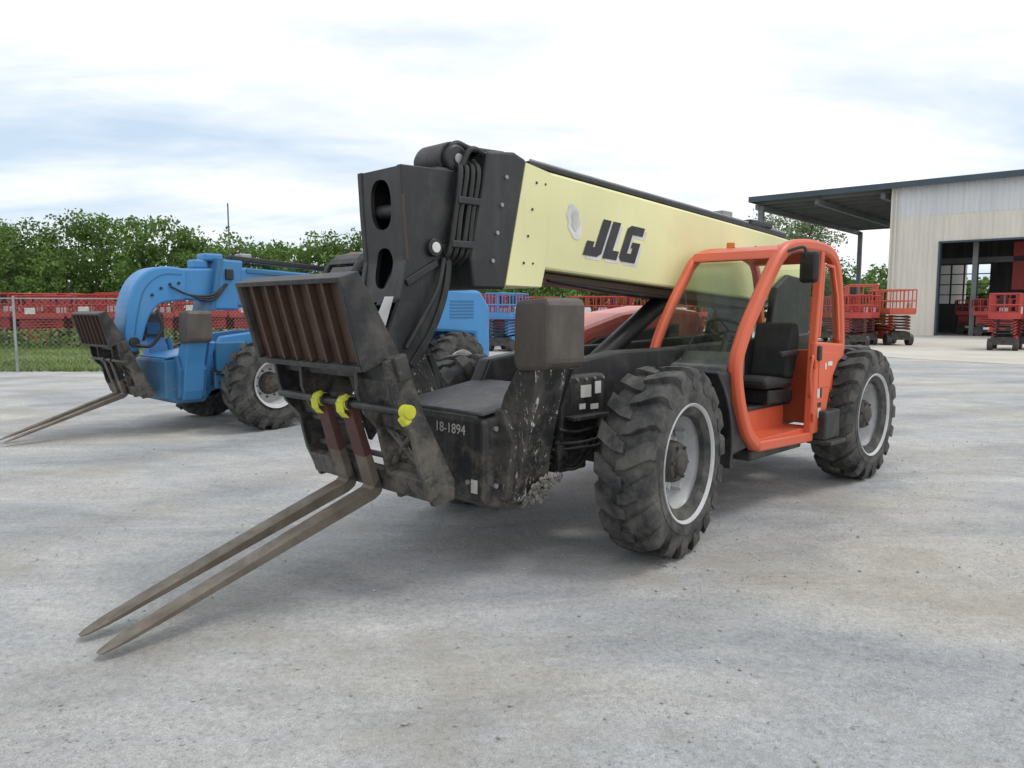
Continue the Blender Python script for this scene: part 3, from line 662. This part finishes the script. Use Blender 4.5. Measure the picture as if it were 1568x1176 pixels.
slab('interior_red_rack',-8.3,-6.6,6,7,3.2,6.6,M['red'],.02); slab('interior_red_rack_b',-5.3,-3.8,8,9,.1,1.5,M['red'],.02)
slab('interior_beam',-17,-.3,6,6.3,5.2,5.6,colm)
slab('interior_bench',-9,-4.6,9.5,10.2,.1,1.6,M['black']); slab('interior_shelf',-13,-9,10,10.6,.1,3,colm)
tube('downspout',[P(-.3,-.15,0.05),P(-.3,-.15,H-.2)],.07,wl,B,8,False)
for s_,t_,r_ in((-5.6,2.4,40),(-9.5,2.5,50),(-7.5,4,130),(-4.6,5.5,140),(-6.4,1.2,140)):
    q=P(s_,t_,0); lift(q[0],q[1],r_,'r',z=.03)

# ---------------------------------------------------------------- ground
def groundmat():
    m,nt,b=newmat('gravel_ground'); tc=N(nt,'ShaderNodeTexCoord').outputs['Object']
    big=noise(nt,.30,5,.60,mapping(nt,tc,(.8,1.2,1),(2,5,0)),.8)
    mid=noise(nt,1.0,8,.72,mapping(nt,tc,(.5,1.5,1),(0,0,0),(0,0,.15)),1.0)
    mid2=noise(nt,5,6,.75,tc,.5)
    fine=noise(nt,30,5,.8,tc); peb=noise(nt,130,2,.7,tc)
    c=ramp(nt,big,[(.28,(.30,.31,.325)),(.42,(.385,.39,.395)),(.54,(.455,.45,.435)),(.64,(.47,.45,.41)),(.75,(.40,.375,.33))])
    c=mix(nt,1,c,ramp(nt,mid,[(.28,(.74,.755,.78)),(.40,(.90,.905,.915)),(.50,(1.0,1.0,1.0)),(.60,(1.10,1.10,1.10)),(.72,(1.28,1.28,1.27))]),'MULTIPLY')
    c=mix(nt,1,c,ramp(nt,mid2,[(.30,.86),(.48,1),(.60,1.03),(.72,1.15)]),'MULTIPLY')
    wv=N(nt,'ShaderNodeTexWave',wave_type='RINGS',rings_direction='Z'); wv.inputs['Scale'].default_value=.14; wv.inputs['Distortion'].default_value=4; wv.inputs['Detail'].default_value=3; wv.inputs['Detail Scale'].default_value=1.3
    nt.links.new(mapping(nt,tc,(1,1,1),(-14,4,0)),wv.inputs['Vector'])
    c=mix(nt,1,c,ramp(nt,wv.outputs['Fac'],[(0,.86),(.3,1),(1,1.03)]),'MULTIPLY')
    c=mix(nt,1,c,ramp(nt,fine,[(.28,.72),(.48,1),(.70,1.25)]),'MULTIPLY')
    c=mix(nt,1,c,ramp(nt,peb,[(.30,.6),(.43,1),(.6,1.02),(.70,1.5)]),'MULTIPLY')
    sand=ramp(nt,noise(nt,.7,4,.6,mapping(nt,tc,(1,1,1),(5,3,0))),[(.54,0),(.70,.55)])
    c=mix(nt,sand,c,(.35,.32,.265))
    nt.links.new(c,b.inputs['Base Color'])
    nt.links.new(ramp(nt,big,[(.3,.66),(.5,.88)]),b.inputs['Roughness']); b.inputs['Specular IOR Level'].default_value=.3
    h=N(nt,'ShaderNodeMath',operation='ADD'); nt.links.new(fine,h.inputs[0]); nt.links.new(peb,h.inputs[1])
    h2=N(nt,'ShaderNodeMath',operation='MULTIPLY_ADD'); nt.links.new(mid2,h2.inputs[0]); h2.inputs[1].default_value=1.6; nt.links.new(h.outputs[0],h2.inputs[2])
    bump(nt,b,h2.outputs[0],.7,.014); return m
gm=groundmat()
xs=np.concatenate([[-400,-150,-60],np.linspace(-12,12,97),[60,150,400]]); ys=np.concatenate([[-60,-10],np.linspace(0,20,81),[60,150,600]])
from mathutils import noise as mn
v=[];f=[]
for y in ys:
    for x in xs:
        z=0
        if -11<x<11 and 0<y<19: z=.011*mn.noise(Vector((x*.9,y*1.1,0)))+.006*mn.noise(Vector((x*3,y*3,2)))-.008
        v.append((x,y,z))
nx=len(xs)
for j in range(len(ys)-1):
    for i in range(nx-1): f.append([j*nx+i,j*nx+i+1,(j+1)*nx+i+1,(j+1)*nx+i])
mkobj('ground',v,f,gm,smooth=True)
def sheet(name,pts,z,mat): return mkobj(name,[(x,y,z) for x,y in pts],[list(range(len(pts)))],mat)
cm,nt,b=newmat('concrete'); tc=N(nt,'ShaderNodeTexCoord').outputs['Object']
c=ramp(nt,noise(nt,.4,6,.65,tc),[(.3,(.47,.44,.38)),(.7,(.60,.57,.50))]); nt.links.new(c,b.inputs['Base Color']); b.inputs['Roughness'].default_value=.85
sheet('concrete_apron',[(18,22),(14.5,27),(12.5,34),(12,46),(10,62),(27,75),(70,50),(70,12),(30,14)],.006,cm)
gr,nt,b=newmat('grass_soil'); tc=N(nt,'ShaderNodeTexCoord').outputs['Object']
c=ramp(nt,noise(nt,1.2,6,.7,tc),[(.3,(.09,.14,.03)),(.5,(.15,.21,.055)),(.7,(.24,.27,.11))]); nt.links.new(c,b.inputs['Base Color']); b.inputs['Roughness'].default_value=1
sheet('grass_field',[(-200,21.3),(-30,21.5),(-14,22),(-9.5,23),(-8,26),(-7,34),(-7,36),(11,44),(10,62),(30,90),(200,100),(300,500),(-300,500)],.005,gr)

def leafmat(name,c0,c1,c2):
    m,nt,b=newmat(name); geo=N(nt,'ShaderNodeNewGeometry'); tc=N(nt,'ShaderNodeTexCoord').outputs['Object']
    r=ramp(nt,geo.outputs['Random Per Island'],[(0,c0),(.5,c1),(1,c2)])
    cl=ramp(nt,noise(nt,.35,3,.6,tc),[(.3,.55),(.7,1.45)])
    c=mix(nt,1,r,cl,'MULTIPLY'); nt.links.new(c,b.inputs['Base Color']); b.inputs['Roughness'].default_value=.7
    tr=N(nt,'ShaderNodeBsdfTranslucent'); nt.links.new(c,tr.inputs['Color']); mx=N(nt,'ShaderNodeMixShader'); mx.inputs[0].default_value=.35
    nt.links.new(b.outputs[0],mx.inputs[1]); nt.links.new(tr.outputs[0],mx.inputs[2]); nt.links.new(mx.outputs[0],nt.nodes['Material Output'].inputs['Surface']); return m
leaf=leafmat('foliage',(.07,.13,.026),(.12,.21,.045),(.20,.29,.085))
leafl=leafmat('foliage_pale',(.11,.16,.07),(.19,.25,.12),(.30,.36,.2))
blade=leafmat('grass_blades',(.09,.16,.03),(.17,.25,.05),(.28,.31,.13))
bark=paint('bark',(.09,.075,.06),.9,(.05,.05,.04),.4,5)
def leaves(centers,size):
    n=len(centers); u=rng.normal(size=(n,3)); u/=np.linalg.norm(u,axis=1)[:,None]
    w=rng.normal(size=(n,3)); w-=u*(w*u).sum(1)[:,None]; w/=np.linalg.norm(w,axis=1)[:,None]
    s=(size*(.5+rng.random(n)))[:,None]; a=u*s; b=w*s*.6
    return np.stack([centers-a,centers-b*.9,centers+a*1.0,centers+b],1).reshape(-1,3)
def clumps(cx,cy,h,wd,nclump,per,base=.2,size=.25,rk=.11):
    out=[]
    for k in range(nclump):
        zc=h*(base+(1-base)*rng.random()**.8*.88); rr=wd*.5*math.sqrt(max(.08,1-((zc/h-.5)/.62)**2))
        a=rng.random()*6.283; q=rr*math.sqrt(rng.random())*.85
        c=np.array([cx+q*math.cos(a),cy+q*math.sin(a),zc]); r=wd*(rk+rk*rng.random())
        p=rng.normal(size=(per,3)); p/=np.linalg.norm(p,axis=1)[:,None]; p*=(r*(.4+.7*rng.random(per)))[:,None]; p[:,2]*=.8
        out.append(c+p)
    return np.concatenate(out)
def leafobj(name,v,mat,parent=None):
    n=len(v)//4; me=bpy.data.meshes.new(name)
    me.vertices.add(len(v)); me.vertices.foreach_set('co',v.astype(np.float32).ravel())
    me.loops.add(4*n); me.loops.foreach_set('vertex_index',np.arange(4*n,dtype=np.int32))
    me.polygons.add(n); me.polygons.foreach_set('loop_start',np.arange(0,4*n,4,dtype=np.int32)); me.polygons.foreach_set('loop_total',np.full(n,4,dtype=np.int32))
    me.materials.append(mat); me.update(calc_edges=True); me.validate()
    o=bpy.data.objects.new(name,me); COL.objects.link(o)
    if parent: o.parent=parent
    return o
TL=empty('distant_tree_line')
allv=[]; tb=MB()
def rowtree(x,y,h,w,nc=16,per=85,size=.24,rk=.11):
    allv.append(leaves(clumps(x,y,h,w,nc,per,.08,size,rk),size))
    tb.bar((x,y,0),(x+rng.normal()*.3,y,h*.6),.14,0,6)
x=-78
while x<4:
    y=62+rng.normal()*1.8; h=8.6+rng.normal()*.65
    if x>-26: h-=.5
    if x>-14: h-=1.0
    rowtree(x,y,max(4.8,h),7.0+rng.random()*2,46,95,.14,.085)
    if rng.random()<.9: rowtree(x+1.2,y-3.5,h*.62+rng.normal()*.4,5.2,18,85,.13)
    x+=2.1+rng.random()*.9
x=2
while x<75:
    y=92+rng.normal()*3; h=6.6+rng.normal()*.9; rowtree(x,y,h,7,16,85,.25); x+=2.8+rng.random()*1.2
leafobj('tree_line_foliage',np.concatenate(allv),leaf,parent=TL); tb.obj('tree_line_trunks',[bark],TL)
pts=np.stack([rng.uniform(-100,80,34000),rng.uniform(63.5,66.5,34000),rng.random(34000)**.8*7.0],1); pts[:,1]+=np.where(pts[:,0]>3,26,0); pts[:,2]*=np.where(pts[:,0]>-14,.75,1)
leafobj('tree_line_undergrowth',leaves(pts,.28),leaf,parent=TL)
pts=np.stack([rng.uniform(-42,-7,9000),rng.uniform(33.6,35.2,9000),rng.random(9000)**1.8*.9],1)
leafobj('weeds',leaves(pts,.09),blade)
n=26000; gx=rng.uniform(-32,-8.5,n); gy=21.4+rng.random(n)**1.5*13
gb=np.stack([gx,gy,np.zeros(n)],1); hgt=.05+.09*rng.random(n); a=rng.random(n)*6.28; dx=np.stack([np.cos(a),np.sin(a),np.zeros(n)],1)*.02
tip=gb+np.stack([rng.normal(size=n)*.03,rng.normal(size=n)*.03,hgt],1)
leafobj('grass',np.stack([gb-dx,gb+dx,tip+dx*.2,tip-dx*.2],1).reshape(-1,3),blade)
TR=empty('shade_tree')
tx,ty=31.3,84.0
leafobj('tree_crown',leaves(clumps(tx,ty,13.2,11.5,95,95,.30,.2,.08),.15),leafl,parent=TR)
tube('tree_trunk',[(tx,ty,0),(tx+.2,ty,2.5),(tx,ty,5)],.28,bark,TR)
for k in range(9):
    a=k*.7; tube('tree_limb_%d'%k,[(tx,ty,3+.25*k),(tx+1.5*math.cos(a),ty+1.5*math.sin(a),5.5+.3*k),(tx+3.2*math.cos(a),ty+3.2*math.sin(a),7.6+.45*k)],.09,bark,TR,6)

# ---------------------------------------------------------------- fence and mast
F=empty('chain_link_fence')
fp=[(-34,21.0),(-14,21.2),(-10.5,22.2),(-8.5,25.5),(-7.6,33.5)]
mb=MB()
segs=[]
for (x0,y0),(x1,y1) in zip(fp[:-1],fp[1:]):
    Ls=math.hypot(x1-x0,y1-y0); k=max(1,round(Ls/3))
    for i in range(k):
        t0,t1=i/k,(i+1)/k; segs.append(((x0+(x1-x0)*t0,y0+(y1-y0)*t0),(x0+(x1-x0)*t1,y0+(y1-y0)*t1)))
wm=MB()
for (a,b2) in segs:
    mb.bar((a[0],a[1],0),(a[0],a[1],2.15),.035,0,8); mb.bar((a[0],a[1],2.08),(b2[0],b2[1],2.08),.02,0,6)
    Ls=math.hypot(b2[0]-a[0],b2[1]-a[1]); ux,uy=(b2[0]-a[0])/Ls,(b2[1]-a[1])/Ls; st=.14
    k=-int(2/st)
    while k*st<Ls:
        for sgn in(0,1):
            s0=k*st;s1=s0+2.0; z0,z1=(.05,2.05) if sgn==0 else (2.05,.05)
            c0=max(s0,0);c1=min(s1,Ls)
            if c1>c0:
                za=z0+(z1-z0)*(c0-s0)/2;zb_=z0+(z1-z0)*(c1-s0)/2
                wm.bar((a[0]+ux*c0,a[1]+uy*c0,za),(a[0]+ux*c1,a[1]+uy*c1,zb_),.0022,0,3)
        k+=1
mb.obj('fence_posts',[M['greysteel']],F); wm.obj('fence_mesh',[M['greysteel']],F)
cyl('radio_mast',(-22.3,60,0),(-22.3,60,10.1),.06,colm,None,8)
# stones
n=16000; v=[];f=[]
for i in range(n):
    y=1.2+14*random.random()**1.8; x=random.uniform(-.85,.85)*(y+1.5); s=random.uniform(.002,.006)*(1+1.7*random.random()**8)
    b0=len(v)
    for q in((1,0,0),(-1,0,0),(0,1,0),(0,-1,0),(0,0,1),(0,0,-1)):
        v.append((x+q[0]*s*random.uniform(.7,1.3),y+q[1]*s*random.uniform(.7,1.3),s*.1+q[2]*s*random.uniform(.4,.8)))
    for q in((0,2,4),(2,1,4),(1,3,4),(3,0,4),(2,0,5),(1,2,5),(3,1,5),(0,3,5)): f.append([b0+k for k in q])
mkobj('gravel',v,f,paint('stone',(.52,.51,.49),.9,(.22,.21,.19),.6,9))

# ---------------------------------------------------------------- light / world
sd=Vector((.5,.05,.86)).normalized()
w=bpy.data.worlds.new('World'); sc.world=w; w.use_nodes=True; nt=w.node_tree
bg=nt.nodes['Background']; bg.inputs['Strength'].default_value=.1
sky=N(nt,'ShaderNodeTexSky',sky_type='NISHITA'); sky.sun_disc=False; sky.sun_elevation=math.asin(sd.z); sky.sun_rotation=math.atan2(sd.x,sd.y)
tc=N(nt,'ShaderNodeTexCoord').outputs['Generated']; sx=N(nt,'ShaderNodeSeparateXYZ'); nt.links.new(tc,sx.inputs[0])
mz=N(nt,'ShaderNodeMath',operation='MAXIMUM'); nt.links.new(sx.outputs[2],mz.inputs[0]); mz.inputs[1].default_value=0
ad=N(nt,'ShaderNodeMath',operation='ADD'); nt.links.new(mz.outputs[0],ad.inputs[0]); ad.inputs[1].default_value=.16
dv=N(nt,'ShaderNodeVectorMath',operation='DIVIDE'); cb=N(nt,'ShaderNodeCombineXYZ')
for k in range(3): nt.links.new(ad.outputs[0],cb.inputs[k])
nt.links.new(tc,dv.inputs[0]); nt.links.new(cb.outputs[0],dv.inputs[1])
cv=mapping(nt,dv.outputs[0],(.55,1.0,1),(1.3,.4,0))
n1=noise(nt,.75,6,.55,cv,.4); n2=noise(nt,1.7,6,.58,mapping(nt,cv,(1,1,1),(4,7,2)),.5)
cloudmask=ramp(nt,n1,[(.38,.1),(.50,.75),(.60,1)])
cloudcol=ramp(nt,n2,[(.28,(.80,.865,.94)),(.43,(.94,.97,1.01)),(.54,(1.1,1.1,1.1))])
gain=N(nt,'ShaderNodeVectorMath',operation='SCALE'); nt.links.new(cloudcol,gain.inputs[0]); gain.inputs['Scale'].default_value=10.9
sk=N(nt,'ShaderNodeVectorMath',operation='SCALE'); nt.links.new(sky.outputs[0],sk.inputs[0]); sk.inputs['Scale'].default_value=1.1
skl=mix(nt,.75,sk.outputs[0],(6.8,8.5,10.4))
c=mix(nt,cloudmask,skl,gain.outputs[0]); nt.links.new(c,bg.inputs['Color'])
L=bpy.data.lights.new('sun','SUN'); L.energy=1.2; L.angle=math.radians(16); L.color=(1,.97,.92)
o=bpy.data.objects.new('sun',L); COL.objects.link(o); o.rotation_euler=sd.to_track_quat('Z','Y').to_euler()

cam=bpy.data.cameras.new('camera'); co=bpy.data.objects.new('camera',cam); COL.objects.link(co)
cam.sensor_width=36; cam.lens=1150/1568*36; cam.clip_end=2000; cam.clip_start=.05
co.location=(0,0,1.75); co.rotation_euler=(math.radians(90-5.61),0,0); sc.camera=co
